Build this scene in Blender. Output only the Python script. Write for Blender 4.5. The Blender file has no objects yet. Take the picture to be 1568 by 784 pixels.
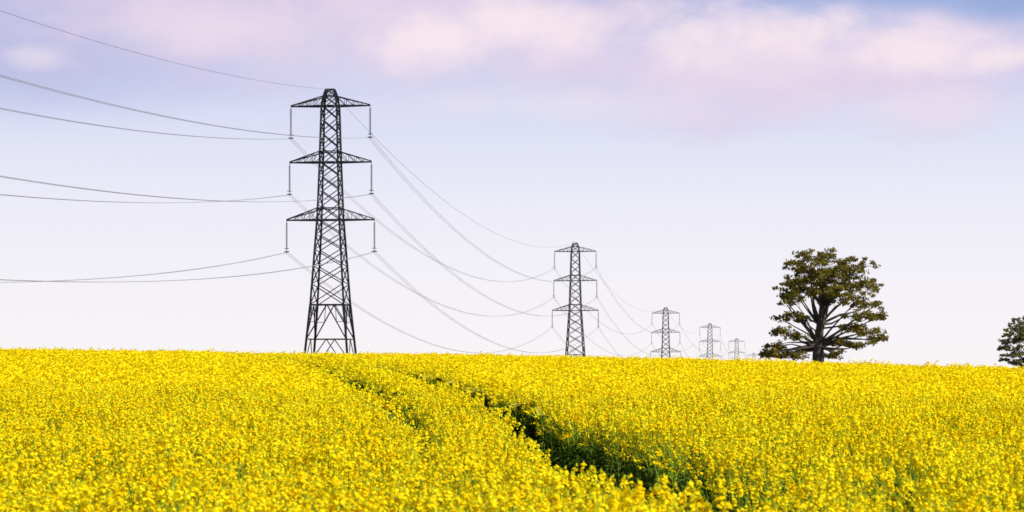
import bpy, math, random
import numpy as np
from mathutils import Vector, Quaternion
random.seed(7); rng=np.random.default_rng(7)
S=bpy.context.scene
F=3702.0; YE=560.0; CX=784.0   # reference picture units used to derive world sizes
def lat(px,d): return (px-CX)/F*d
def hgt(py,d): return (YE-py)/F*d
E=2.8  # eye height above ground at the camera

# ---------------------------------------------------------------- terrain
PD=[200,280,365,704,1073,1440,1821,2190,3000,6000,12000]
PZ=[0.28,-0.1,-0.7,-6.1,-16,-17,-22,-30,-42,-90,-180]
def canopy(x,d):
    """top of the crop relative to eye level"""
    x=np.asarray(x,float); d=np.asarray(d,float)
    dn=np.clip(d,-40,200)
    near=-1.5+.0267*dn-8.9e-5*dn*dn
    far=np.interp(d,PD,PZ)
    z=np.where(d<200,near,far)
    xs=48*np.tanh(x/48)
    h=(-.022*xs-.00045*xs*xs)
    f=np.clip(d/130,0,1.2)
    z=z+h*f
    z=z+.05*np.sin(x*.21+d*.05)*np.clip(d/60,0,1)+.04*np.sin(x*.53+1.3+d*.11)*np.clip(d/60,0,1)
    return z
CROP=1.3
def gz(x,d): return canopy(x,d)-CROP+E
def trackB(d): 
    d=np.asarray(d,float); return 2.615-.039*d-.00067*d*d

# ---------------------------------------------------------------- materials
def mat(name,build):
    m=bpy.data.materials.new(name); m.use_nodes=True
    nt=m.node_tree; nt.nodes.clear(); out=nt.nodes.new('ShaderNodeOutputMaterial')
    s=build(nt); nt.links.new(s,out.inputs['Surface']); return m
def N(nt,t,**k):
    n=nt.nodes.new(t)
    for a,b in k.items(): setattr(n,a,b)
    return n
def ramp(nt,fac,stops):
    r=N(nt,'ShaderNodeValToRGB'); el=r.color_ramp.elements
    while len(el)<len(stops): el.new(.5)
    for e,(p,c) in zip(el,stops): e.position=p; e.color=(*c,1)
    nt.links.new(fac,r.inputs['Fac']); return r.outputs['Color']
def noisep(nt,scale,detail=3):
    g=N(nt,'ShaderNodeNewGeometry'); n=N(nt,'ShaderNodeTexNoise'); n.inputs['Scale'].default_value=scale
    n.inputs['Detail'].default_value=detail; nt.links.new(g.outputs['Position'],n.inputs['Vector']); return n.outputs['Fac']
def leafy(c1,c2,trans=.35,nscale=.5,use_random=True):
    def b(nt):
        if use_random:
            o=N(nt,'ShaderNodeObjectInfo'); nf=o.outputs['Random']; st=[(0,c1),(1,c2)]
        else:
            nf=noisep(nt,nscale,1); st=[(.3,c1),(.7,c2)]
        col=ramp(nt,nf,st)
        d=N(nt,'ShaderNodeBsdfDiffuse'); t=N(nt,'ShaderNodeBsdfTranslucent'); mx=N(nt,'ShaderNodeMixShader'); mx.inputs[0].default_value=trans
        nt.links.new(col,d.inputs['Color']); nt.links.new(col,t.inputs['Color']); nt.links.new(d.outputs[0],mx.inputs[1]); nt.links.new(t.outputs[0],mx.inputs[2])
        return mx.outputs[0]
    return b
M_pet=mat('rape_petal',leafy((.95,.71,.004),(.98,.86,.014),.40))
M_bud=mat('rape_bud',leafy((.50,.54,.02),(.62,.64,.02),.3))
def diff(c1,c2):
    def b(nt):
        o=N(nt,'ShaderNodeObjectInfo'); d=N(nt,'ShaderNodeBsdfDiffuse')
        nt.links.new(ramp(nt,o.outputs['Random'],[(0,c1),(1,c2)]),d.inputs['Color']); return d.outputs[0]
    return b
M_stem=mat('rape_stem',diff((.14,.24,.02),(.24,.34,.03)))
M_leaf=mat('rape_leaf',leafy((.05,.09,.016),(.10,.16,.025),.3))
def noisy(c1,c2,scale,rough=.9):
    def b(nt):
        col=ramp(nt,noisep(nt,scale,4),[(.35,c1),(.65,c2)])
        p=N(nt,'ShaderNodeBsdfPrincipled'); p.inputs['Roughness'].default_value=rough
        nt.links.new(col,p.inputs['Base Color']); return p.outputs[0]
    return b
M_under=mat('crop_understorey',noisy((.20,.20,.008),(.60,.49,.008),6,1.0))
M_ground=mat('soil_and_grass',noisy((.035,.04,.012),(.07,.075,.02),.8))
M_bark=mat('oak_bark',noisy((.045,.035,.025),(.085,.065,.045),2))
M_oak=mat('oak_leaves',leafy((.14,.115,.018),(.27,.215,.036),.4,.45,False))
M_oak2=mat('oak_leaves_hazed',leafy((.17,.17,.06),(.28,.27,.10),.4,.35,False))  # farther oak: grey-green haze of distance put into the leaf colour
def steel(c):
    def b(nt):
        col=ramp(nt,noisep(nt,.7,3),[(.3,tuple(v*.8 for v in c)),(.7,tuple(v*1.2 for v in c))])
        p=N(nt,'ShaderNodeBsdfPrincipled'); p.inputs['Roughness'].default_value=.8; p.inputs['Specular IOR Level'].default_value=.2
        nt.links.new(col,p.inputs['Base Color']); return p.outputs[0]
    return b
ST=[mat('galvanised_steel_hazed_%d'%i,steel(c)) for i,c in enumerate([(.02,.02,.024),(.017,.016,.02),(.03,.027,.035),(.05,.045,.06),(.08,.075,.10),(.12,.11,.15),(.15,.15,.2)])]  # one steel per pylon; distance haze is mixed into the paler far colours
M_ins=mat('porcelain_insulator',noisy((.06,.055,.07),(.10,.09,.11),3,.6))
M_wire=mat('aluminium_conductor',noisy((.22,.21,.24),(.30,.28,.33),.05,.6))

def mesh_obj(name,verts,faces,mats,mi=None,smooth=False,link=True):
    me=bpy.data.meshes.new(name); me.from_pydata([tuple(v) for v in verts],[],faces)
    for m in mats: me.materials.append(m)
    if mi is not None: me.polygons.foreach_set('material_index',np.array(mi,dtype=np.int32))
    if smooth: me.polygons.foreach_set('use_smooth',np.ones(len(faces),dtype=bool))
    me.update(); o=bpy.data.objects.new(name,me)
    if link: S.collection.objects.link(o)
    return o

# ---------------------------------------------------------------- ground sheet
ds=np.concatenate([np.linspace(-60,220,141),np.linspace(230,1000,60),np.geomspace(1050,12000,45)])
us=np.concatenate([-np.geomspace(4000,60,26),np.linspace(-56,56,57),np.geomspace(60,4000,26)])
X,D=np.meshgrid(us,ds); Z=gz(X,D)
V=np.stack([X,D,Z],-1).reshape(-1,3); nx=len(us)
FC=[(j*nx+i,j*nx+i+1,(j+1)*nx+i+1,(j+1)*nx+i) for j in range(len(ds)-1) for i in range(nx-1)]
mesh_obj('ground',V,FC,[M_ground],smooth=True)

# ---------------------------------------------------------------- crop understorey (leaf layer beneath the flowers)
cs=.5; xs=np.arange(-62,62,cs); dd=np.arange(42,215,cs)
X,D=np.meshgrid(xs,dd); Z=canopy(X,D)+E-.27+rng.uniform(-.12,.06,X.shape)
V=np.stack([X+rng.uniform(-.12,.12,X.shape),D,Z],-1).reshape(-1,3); nx=len(xs)
FC=[]
for j in range(len(dd)-1):
    tb=float(trackB(dd[j]+cs/2)); g=float(np.interp(dd[j],[50,120],[.78,.9]))
    for i in range(nx-1):
        xc=xs[i]+cs/2
        if abs(xc)>.26*dd[j]+6: continue
        if abs(xc-tb)<g or abs(xc-tb+1.9)<g: continue
        FC.append((j*nx+i,j*nx+i+1,(j+1)*nx+i+1,(j+1)*nx+i))
mesh_obj('rapeseed_leaf_layer',V,FC,[M_under])

# ---------------------------------------------------------------- rapeseed plants
class MB:
    def __init__(s): s.v=[];s.f=[];s.m=[]
    def tube(s,p,q,r0,r1,n,mi):
        p=Vector(p);q=Vector(q);d=q-p
        if d.length<1e-5: return
        d.normalize(); a=d.orthogonal().normalized(); b=d.cross(a); k=len(s.v)
        for c,r in((p,r0),(q,r1)):
            for i in range(n):
                t=2*math.pi*i/n; s.v.append(c+a*(math.cos(t)*r)+b*(math.sin(t)*r))
        for i in range(n):
            s.f.append((k+i,k+(i+1)%n,k+n+(i+1)%n,k+n+i)); s.m.append(mi)
    def quad(s,c,u,v,mi):
        k=len(s.v); s.v+= [c-u-v,c+u-v,c+u+v,c-u+v]; s.f.append((k,k+1,k+2,k+3)); s.m.append(mi)
    def obj(s,name,mats,**k): return mesh_obj(name,s.v,s.f,mats,s.m,**k)
def rv():
    while True:
        v=Vector((random.uniform(-1,1),random.uniform(-1,1),random.uniform(-1,1)))
        if .05<v.length<1: return v.normalized()
col=bpy.data.collections.new('rapeseed_plants')
def plant(i,far):
    b=MB()
    lean=Vector((random.uniform(-.05,.05),random.uniform(-.05,.05),0))
    def sp(z): return Vector((0,0,z))+lean*z
    if far: b.tube(sp(.5),sp(1.12),.006,.004,3,2)
    else: b.tube(sp(0),sp(.6),.008,.007,3,2); b.tube(sp(.6),sp(1.16),.007,.004,3,2)
    tips=[(sp(1.12 if far else 1.18),Vector((0,0,1)))]
    nb=random.randint(6,9)
    for k in range(nb):
        a=k*2.4+random.uniform(-.4,.4); z0=random.uniform(.45,.9); p0=sp(z0)
        r=random.uniform(.06,.22); zt=random.uniform(.86,1.18) if far else random.uniform(.78,1.18)
        p1=p0+Vector((math.cos(a)*r*.65,math.sin(a)*r*.65,(zt-z0)*.45)); p2=Vector((p0.x+math.cos(a)*r,p0.y+math.sin(a)*r,zt))
        if not far:
            b.tube(p0,p1,.005,.004,3,2)
        b.tube(p1,p2,.004,.003,3,2)
        tips.append((p2,(p2-p1).normalized()))
    for p,dr in tips:
        L=random.uniform(.06,.17)
        if far: nf=7; sz0,sz1=.017,.024
        else: nf=random.randint(13,22); sz0,sz1=.0095,.0145
        big=random.uniform(.7,1.35)
        for k in range(nf):
            t=random.random(); a=random.uniform(0,6.283); rr=.038*big*(1-.45*t)*random.uniform(.5,1.1)
            c=p+dr*(t*L)+Vector((math.cos(a)*rr,math.sin(a)*rr,random.uniform(-.008,.008)))
            n=(Vector((math.cos(a),math.sin(a),random.uniform(.2,1.5)))).normalized()
            u=n.orthogonal().normalized(); u=Quaternion(n,random.uniform(0,3.14))@u; v=n.cross(u)
            sz=random.uniform(sz0,sz1)
            if far: b.quad(c,u*sz,v*sz*.8,0)
            else: b.quad(c,u*sz,v*sz*.55,0); b.quad(c+n*.001,v*sz,u*sz*.55,0)
        e=p+dr*(L+.004)
        if not far:
            b.tube(e-dr*.012,e+dr*.014,.011,.004,4,1)
            for k in range(3):
                a=random.uniform(0,6.28); q=p-dr*random.uniform(.01,.07); b.tube(q,q+Vector((math.cos(a)*.035,math.sin(a)*.035,.025)),.0018,.001,3,2)
    for k in range(5 if far else 16):
        z=random.uniform(.5,.86) if far else random.uniform(.12,.92); a=random.uniform(0,6.283); Ls=random.uniform(.06,.13)*(1.4-z)*(1.5 if far else 1)
        d=Vector((math.cos(a),math.sin(a),random.uniform(-.5,.5))).normalized(); w=Vector((-math.sin(a),math.cos(a),random.uniform(-.3,.3)))*Ls*.32
        c=sp(z)+d*Ls*1.1; k0=len(b.v)
        b.v+=[sp(z),c-w,c+w,c+d*Ls+Vector((0,0,-Ls*.4))]; b.f+=[(k0,k0+1,k0+3,k0+2)]; b.m.append(3)
    o=b.obj('rapeseed_plant_%02d'%i,[M_pet,M_bud,M_stem,M_leaf],link=False); col.objects.link(o)
for i in range(10): plant(i,False)
for i in range(10,15): plant(i,True)

P=[];SC=[];IX=[]
def band(d0,d1,dens,smul,extra,far,hj=.05):
    w1=.222*d1+extra
    n=int(dens*2*w1*(d1-d0))
    d=rng.uniform(d0,d1,n); x=rng.uniform(-w1,w1,n)
    k=np.abs(x)<.222*d+extra; d=d[k]; x=x[k]
    pt=np.sin(x*1.9+d*.7)+np.sin(x*.8-d*1.3+2)+np.sin(x*3.1+d*2.3+.5)
    keep=1-.34*np.clip(-pt,0,2)
    tb=trackB(d)
    # thinner, greener stand on the far side of the right-hand wheel track
    side=np.exp(-((x-tb-1.6)/1.6)**2)*(x>tb)*np.interp(d,[19,22,32,42],[.2,.55,.45,.1])
    side=np.maximum(side,.25*(x>1.5)*np.interp(d,[12,16,30,40],[1,1,.8,0]))
    keep=keep*(1-side)
    k=rng.random(len(d))<keep; d=d[k];x=x[k]; tb=tb[k]
    fade=np.clip((d-19.5)/2.0,0,1)
    wob=.09*np.sin(d*1.7)+.07*np.sin(d*.63)
    hwB=np.interp(d,[20,23,28,34,50,80,120],[.8,1.12,1.0,.70,.62,.8,1.0])*fade+wob*fade
    hwA=np.interp(d,[24,31,36,50,80,120],[.0,.26,.42,.50,.68,.9])*fade
    k=(np.abs(x-tb)>hwB)&(np.abs(x-tb+1.9)>hwA)
    d=d[k];x=x[k]
    z=gz(x,d)
    patch=np.sin(x*.9+d*.31)*np.sin(x*.37-d*.53+1)
    s=rng.normal(1.0,hj,len(d))+.04*patch+.08*(rng.random(len(d))<.06)
    s=np.clip(s,.76,1.18)
    P.append(np.stack([x,d,z],-1)); SC.append(np.stack([s*smul,s*smul,s],-1))
    IX.append(rng.integers(10,15,len(d)) if far else rng.integers(0,10,len(d)))
band(7,25,15,1.1,3,False,.085); band(25,45,17.5,1.12,3,False,.06); band(45,80,15,1.25,4,True); band(80,165,8.5,1.6,5,True); band(165,210,3,1.8,6,True)
P=np.concatenate(P); SC=np.concatenate(SC); IX=np.concatenate(IX)
print('plants',len(P))
me=bpy.data.meshes.new('rapeseed_field'); me.from_pydata(P.tolist(),[],[])
n=len(P)
R=np.stack([rng.normal(0,.09,n),rng.normal(.03,.09,n),rng.uniform(0,6.283,n)],-1)
a=me.attributes.new('rot','FLOAT_VECTOR','POINT'); a.data.foreach_set('vector',R.astype(np.float32).ravel())
a=me.attributes.new('scl','FLOAT_VECTOR','POINT'); a.data.foreach_set('vector',SC.astype(np.float32).ravel())
a=me.attributes.new('idx','INT','POINT'); a.data.foreach_set('value',IX.astype(np.int32))
fo=bpy.data.objects.new('rapeseed_field',me); S.collection.objects.link(fo)
ng=bpy.data.node_groups.new('scatter_plants','GeometryNodeTree')
ng.interface.new_socket(name='Geometry',in_out='INPUT',socket_type='NodeSocketGeometry')
ng.interface.new_socket(name='Geometry',in_out='OUTPUT',socket_type='NodeSocketGeometry')
gi=ng.nodes.new('NodeGroupInput'); go=ng.nodes.new('NodeGroupOutput'); ip=ng.nodes.new('GeometryNodeInstanceOnPoints')
ci=ng.nodes.new('GeometryNodeCollectionInfo'); ci.inputs['Collection'].default_value=col; ci.inputs['Separate Children'].default_value=True; ci.inputs['Reset Children'].default_value=True
ip.inputs['Pick Instance'].default_value=True
ng.links.new(gi.outputs[0],ip.inputs['Points']); ng.links.new(ci.outputs[0],ip.inputs['Instance'])
for nm,ty,sock in(('rot','FLOAT_VECTOR','Rotation'),('scl','FLOAT_VECTOR','Scale'),('idx','INT','Instance Index')):
    na=ng.nodes.new('GeometryNodeInputNamedAttribute'); na.data_type=ty; na.inputs['Name'].default_value=nm
    ng.links.new(na.outputs['Attribute'],ip.inputs[sock])
ng.links.new(ip.outputs[0],go.inputs[0])
md=fo.modifiers.new('scatter','NODES'); md.node_group=ng

# ---------------------------------------------------------------- pylons
D0=365.0; ang=math.atan(500/F)
sidev=Vector((math.cos(ang),-math.sin(ang),0))
ARM=[(39.2,6.1,1.45),(30.7,6.3,1.6),(22.0,6.75,1.75)]; INS=4.75
prof_z=[-20,-1.5,2.8,9.2,22,30.7,39.2,40.7,41.7]; prof_w=[4.9,3.5,3.15,2.55,1.7,1.4,1.17,.9,.6]
def hw(z): return float(np.interp(z,prof_z,prof_w))
def pylon(name,x,d,ztop,m,k=1.0):
    b=MB(); off=ztop-41.7+E; base=float(gz(x,d))-off-.4
    def corner(z,sx,sy): w=hw(z); return Vector((sx*w,sy*w,z))
    def bar(p,q,t,mi=0): b.tube(p,q,t*.5*k,t*.5*k,4,mi)
    C=[(-1,-1),(1,-1),(1,1),(-1,1)]
    lv=[base,-1.0,2.4,9.2,12.3,15.0,17.5,19.8,22,24.3,26.5,28.65,30.7,32.9,35.05,37.15,39.2,40.7,41.7]
    lv=[z for z in lv if z>=base-1e-6 and not(z!=base and z-base<1.2)]
    for z0,z1 in zip(lv,lv[1:]):
        t=.42 if z0<9 else .37 if z0<22 else .31
        for c in C: bar(corner(z0,*c),corner(z1,*c),t)
    for i in range(4):
        c0,c1=C[i],C[(i+1)%4]
        for z0,z1 in zip(lv,lv[1:]):
            if z0>=9.1:
                bar(corner(z0,*c0),corner(z1,*c1),.19); bar(corner(z0,*c1),corner(z1,*c0),.19)
        for z in (9.2,22,23.75,30.7,32.3,39.2,40.7,41.7,4.0): bar(corner(z,*c0),corner(z,*c1),.22)
        mid=(corner(9.2,*c0)+corner(9.2,*c1))*.5
        for ca,cb in((c0,c1),(c1,c0)):
            a3=corner(4.0,*ca); bar(mid,a3,.22)
            m1=(mid+a3)*.5; bar(m1,corner(6.6,*ca),.13); bar(m1,(corner(9.2,*ca)*.5+mid*.5),.12); bar(corner(6.6,*ca),(corner(9.2,*ca)*.5+mid*.5),.12)
            m3=(corner(4.0,*c0)+corner(4.0,*c1))*.5
            a4=corner(max(base,-1.0),*ca); bar(m3,a4,.17); 
            if base<-2.5: bar(corner(-1,*ca),corner(base,*cb),.15)
    for z in(9.2,22,30.7,39.2,4.0): bar(corner(z,-1,-1),corner(z,1,1),.12); bar(corner(z,1,-1),corner(z,-1,1),.12)
    for c in C:
        p=corner(base,*c); b.tube(p-Vector((0,0,.3)),p+Vector((0,0,.5)),.45,.4,8,2)
    for az,al,ah in ARM:
        for s in(-1,1):
            tip=Vector((s*al,0,az)); tipb=tip+Vector((0,0,.12))
            n=4
            lo=[];up=[]
            for sy in(-1,1):
                p0=corner(az,s,sy); q0=corner(az+ah,s,sy)
                bar(p0,tip,.27); bar(q0,tipb,.22)
                L=[p0.lerp(tip,j/n) for j in range(n+1)]; U=[q0.lerp(tipb,j/n) for j in range(n+1)]
                for j in range(1,n): 
                    bar(L[j],U[j],.09); bar(U[j-1],L[j],.10)
                lo.append(L);up.append(U)
            for j in range(1,n): bar(lo[0][j],lo[1][j],.1); bar(lo[0][j-1],lo[1][j],.09); bar(up[0][j],up[1][j],.09)
            b.tube(tip,tip-Vector((0,0,INS)),.05*k,.05*k,5,1)
            nd=15
            for j in range(nd):
                zc=az-.5-j*(INS-1.0)/(nd-1)
                b.tube((tip.x,0,zc+.08),(tip.x,0,zc-.07),.08*k,.2*k,7,1)
            zb=az-INS
            bar((tip.x-.38,0,zb),(tip.x+.38,0,zb),.18); bar((tip.x,-.35,zb-.12),(tip.x,.35,zb-.12),.14)
            for j in range(10):
                a0=j*.6283;a1=a0+.6283; bar((tip.x+.34*math.cos(a0),.34*math.sin(a0),zb+.45),(tip.x+.34*math.cos(a1),.34*math.sin(a1),zb+.45),.09)
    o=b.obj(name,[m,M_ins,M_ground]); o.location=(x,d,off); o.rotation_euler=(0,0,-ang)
    return o
dist=[0,1,1.93,2.94,3.95,4.99,6.0]
tops=[37.7,41.7,hgt(372,704.5),hgt(471,1073),hgt(495,1441.7),hgt(518,1821),hgt(540,2190)]
xs_=[-76.7]+[lat(1284-778/q,q*D0) for q in dist[1:]]
dist=[q*D0 for q in dist]
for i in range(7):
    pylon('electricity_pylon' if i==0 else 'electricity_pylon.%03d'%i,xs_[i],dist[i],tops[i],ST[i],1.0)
cu=bpy.data.curves.new('power_lines','CURVE'); cu.dimensions='3D'; cu.bevel_depth=1.0; cu.bevel_resolution=1; cu.use_fill_caps=False
def wire(p,q,sag,r):
    n=48; sp=cu.splines.new('POLY'); sp.points.add(n)
    for i in range(n+1):
        t=i/n; c=p.lerp(q,t); c.z-=4*sag*t*(1-t); sp.points[i].co=(*c,1); sp.points[i].radius=r
for i in range(6):
    sag=8.3 if i==0 else 11.0 if i==1 else 10.5
    A=Vector((xs_[i],dist[i],0)); B=Vector((xs_[i+1],dist[i+1],0)); dz0=tops[i]-41.7+E; dz1=tops[i+1]-41.7+E
    wire(A+Vector((0,0,tops[i]+E)),B+Vector((0,0,tops[i+1]+E)),sag-.3 if i==0 else sag-2,.026)
    for az,al,ah in ARM:
        for s in(-1,1):
            for o in((-.22,.22) ):
                wire(A+sidev*(s*al+o)+Vector((0,0,az-INS-.1+dz0)),B+sidev*(s*al+o)+Vector((0,0,az-INS-.1+dz1)),sag,.026)
cu.materials.append(M_wire)
S.collection.objects.link(bpy.data.objects.new('power_lines',cu))

# ---------------------------------------------------------------- oak trees
CL=[(1262,394,42,11),(1222,409,26,17),(1303,411,28,17),(1264,422,44,15),(1212,436,26,15),(1322,437,25,15),(1202,458,20,9),(1234,450,30,11),
(1270,453,28,11),(1304,460,29,11),(1334,468,23,8),(1312,484,34,7),(1346,483,13,6),(1203,484,23,7),(1232,488,20,7),(1195,507,20,7),(1190,528,20,7),(1220,514,18,6),(1179,541,12,6),
(1328,508,20,6),(1300,502,20,6),(1292,524,18,5),(1280,542,18,6),(1218,542,20,6),(1340,520,9,4),(1284,438,28,13),(1203,546,20,6),(1312,530,10,4),(1240,432,24,13)]
def oak(name,cpx,d,clumps,sc,crestpx,Ml,nleaf,lsz,seed,flip=1):
    random.seed(seed)
    u=d/F; x0=lat(cpx,d); zg=float(gz(x0,d)); b=MB()
    base=Vector((0,0,zg-.3))
    def W(px,py): return Vector(((px-1250)*sc*flip*u,0,(crestpx-(550-py)*sc-YE)*-u+E))
    fork=W(1252,524); top=W(1262,420)
    tk=[base,base.lerp(fork,.6)+Vector((.05,0,0)),fork,W(1255,495),W(1259,462),top]
    rad=[.95,.78,.66,.44,.27,.10]
    rs=sc*d/300
    for i in range(5): b.tube(tk[i],tk[i+1],rad[i]*rs,rad[i+1]*rs,10,1)
    b.tube(base,base+Vector((0,0,.7)),1.5*rs,.9*rs,10,1)
    for (px,py,rx,ry) in clumps:
        c0=W(px,py); R=math.sqrt(max(0,1-min(1,abs(c0.x)/(8.6*rs))**2))*6.8*rs
        if py<405: R*=.55
        offs=[random.uniform(.25,.9)*R,-random.uniform(.25,.9)*R]
        if random.random()<.2: offs.append(0)
        if R<2*rs: offs=[random.uniform(-1,1)*R]
        for oy in offs:
            c=c0+Vector((random.uniform(-.3,.3)*rs,oy,random.uniform(-.12,.12)*rs))
            j=2 if py>495 else random.choice([2,3]) if py>450 else random.choice([3,4])
            s=tk[j].lerp(tk[j-1],random.random()*.3); v=c-s
            m1=s+v*.35+Vector((random.uniform(-.4,.4),random.uniform(-.3,.3),random.uniform(-.5,.6)))*rs; m2=s+v*.7+Vector((random.uniform(-.5,.5),random.uniform(-.3,.3),random.uniform(-.3,.5)))*rs
            r=random.uniform(.12,.2)*rs
            b.tube(s,m1,r,r*.75,6,1); b.tube(m1,m2,r*.75,r*.42,6,1); b.tube(m2,c,r*.42,r*.2,5,1)
            RX=rx*sc*u; RY=ry*sc*u
            ns=max(6,int(rx*ry*sc**.5/27))
            for q in range(ns):
                o=rv(); k=random.uniform(.3,1.12); scn=c+Vector((o.x*RX*k,o.y*RX*.8*k,o.z*RY*k))
                b.tube(m2.lerp(c,random.random()),scn,.04*rs,.015*rs,4,1)
                sr=random.uniform(.35,.8)*rs
                for w in range(nleaf):
                    g=rv()*(sr*random.random()**.45); g.z*=.6
                    nrm=(rv()+Vector((0,0,.5))).normalized(); a1=nrm.orthogonal().normalized(); a1=Quaternion(nrm,random.uniform(0,6.28))@a1; a2=nrm.cross(a1)
                    z=lsz*random.uniform(.6,1.3)
                    b.quad(scn+g,a1*z,a2*z*.6,0)
    o=b.obj(name,[Ml,M_bark]); o.location=(x0,d,0); print(name,len(b.f))
oak('oak_tree',1251,300,CL,1.0,550,M_oak,38,.12,3)
oak('oak_tree.001',1582,470,CL,.50,566,M_oak2,26,.15,11,-1)

# ---------------------------------------------------------------- world
sv=Vector((.70,-.62,.85)).normalized()
w=bpy.data.worlds.new('World'); S.world=w; w.use_nodes=True; nt=w.node_tree; nt.nodes.clear()
out=N(nt,'ShaderNodeOutputWorld'); bg=N(nt,'ShaderNodeBackground'); bg.inputs['Strength'].default_value=.1
sky=N(nt,'ShaderNodeTexSky',sky_type='NISHITA'); sky.sun_disc=False; sky.sun_elevation=math.asin(sv.z); sky.sun_rotation=math.atan2(sv.x,sv.y)
tc=N(nt,'ShaderNodeTexCoord'); sep=N(nt,'ShaderNodeSeparateXYZ'); nt.links.new(tc.outputs['Generated'],sep.inputs[0])
def MM(op,a,b_=None,c=None,clamp=False):
    m=N(nt,'ShaderNodeMath',operation=op); m.use_clamp=clamp
    for i,v in enumerate((a,b_,c)):
        if v is None: continue
        if isinstance(v,(int,float)): m.inputs[i].default_value=v
        else: nt.links.new(v,m.inputs[i])
    return m.outputs[0]
X_,Y_,Z_=sep.outputs
az=MM('ARCTAN2',X_,Y_); el=MM('DIVIDE',Z_,MM('SQRT',MM('ADD',MM('ADD',MM('MULTIPLY',X_,X_),MM('MULTIPLY',Y_,Y_)),1e-5)))
cbv=N(nt,'ShaderNodeCombineXYZ'); nt.links.new(az,cbv.inputs[0]); nt.links.new(el,cbv.inputs[1]); AE=cbv.outputs[0]
def lin(c): return tuple((v/255/12.92 if v/255<.04045 else ((v/255+.055)/1.055)**2.4) for v in c)
def x10(c): return tuple(v*10 for v in lin(c))
def rampv(fac,stops): 
    r=ramp(nt,fac,[(p,lin(c)) for p,c in stops]); m=N(nt,'ShaderNodeVectorMath',operation='SCALE'); m.inputs['Scale'].default_value=10; nt.links.new(r,m.inputs[0]); return m.outputs[0]
base=rampv(MM('DIVIDE',el,.2,clamp=True),[(0,(249,244,246)),(.16,(245,242,248)),(.34,(236,236,248)),(.52,(218,221,245)),(.64,(200,206,239)),(.75,(160,178,224)),(1,(120,155,212))])
def mixc(f,a,b_):
    m=N(nt,'ShaderNodeMix',data_type='RGBA'); 
    if isinstance(f,(int,float)): m.inputs[0].default_value=f
    else: nt.links.new(f,m.inputs[0])
    for s,v in((6,a),(7,b_)):
        if isinstance(v,tuple): m.inputs[s].default_value=(*v,1)
        else: nt.links.new(v,m.inputs[s])
    return m.outputs[2]
hz=MM('SUBTRACT',1,MM('MULTIPLY',MM('SUBTRACT',el,.16),3,clamp=True),clamp=True)
c=mixc(hz,sky.outputs[0],base)
def VM(a,s,o):
    m=N(nt,'ShaderNodeVectorMath',operation='MULTIPLY_ADD'); nt.links.new(a,m.inputs[0]); m.inputs[1].default_value=s; m.inputs[2].default_value=o; return m.outputs[0]
def cn(sx,sz,scale,detail,off,rough=.55):
    n_=N(nt,'ShaderNodeTexNoise'); n_.inputs['Scale'].default_value=scale; n_.inputs['Detail'].default_value=detail; n_.inputs['Roughness'].default_value=rough
    nt.links.new(VM(AE,(sx,sz,0),(0,0,off)),n_.inputs['Vector']); return n_.outputs['Fac']
def smooth(v,a,b_):
    m=N(nt,'ShaderNodeMapRange',interpolation_type='SMOOTHSTEP'); nt.links.new(v,m.inputs[0]); m.inputs[1].default_value=a; m.inputs[2].default_value=b_; return m.outputs[0]
def blob(px,py,rx,ry):
    sx,sy=F/rx,F/ry
    l=N(nt,'ShaderNodeVectorMath',operation='LENGTH'); nt.links.new(VM(AE,(sx,sy,0),(-(px-CX)/F*sx,-(YE-py)/F*sy,0)),l.inputs[0]); return l.outputs['Value']
n1=cn(1,2.0,16,3,3.1); n2=cn(1,1.4,34,5,7.7,.62)
def cloud(col_,op,blobs,noise,amp,lo,hi):
    global c
    f=None
    for q in blobs:
        v=blob(*q); f=v if f is None else MM('MINIMUM',f,v)
    f=MM('SUBTRACT',MM('MULTIPLY_ADD',noise,amp,1-.5*amp),f)
    c=mixc(MM('MULTIPLY',smooth(f,lo,hi),op),c,x10(col_))
cloud((180,184,224),.75,[(40,90,420,110)],n1,1.2,-.2,1.0)
cloud((220,206,232),.9,[(540,10,660,130),(1240,110,480,100)],n1,1.8,-.25,.8)
cloud((235,219,236),.85,[(720,50,340,85),(1200,90,350,80),(360,45,230,50)],n2,1.7,-.4,1.0)
cloud((249,233,239),.85,[(680,62,130,46),(810,36,140,42),(1070,60,120,46),(1240,55,140,44),(1390,80,140,42),(1530,95,90,28)],n2,2.3,-.35,1.05)
cloud((240,230,242),.5,[(850,160,380,40),(1380,170,280,45),(66,95,60,26)],n1,2.4,.0,1.1)
cloud((150,171,217),.85,[(1400,-16,200,36),(1550,10,120,46)],n2,1.6,-.2,.9)
nt.links.new(c,bg.inputs['Color']); nt.links.new(bg.outputs[0],out.inputs['Surface'])

L=bpy.data.lights.new('sun','SUN'); L.energy=5.0; L.angle=math.radians(.5); L.color=(1,.96,.88)
lo=bpy.data.objects.new('sun',L); lo.rotation_euler=sv.to_track_quat('Z','Y').to_euler(); S.collection.objects.link(lo)

cam=bpy.data.cameras.new('camera'); cam.lens=85; cam.sensor_width=36; cam.shift_y=(YE-392)/1568; cam.clip_start=.1; cam.clip_end=20000
cam.dof.use_dof=True; cam.dof.focus_distance=55; cam.dof.aperture_fstop=4.5
co=bpy.data.objects.new('camera',cam); co.location=(0,0,E); co.rotation_euler=(math.radians(90),0,0); S.collection.objects.link(co); S.camera=co
S.view_settings.view_transform='Standard'; S.view_settings.look='None'; S.view_settings.exposure=0
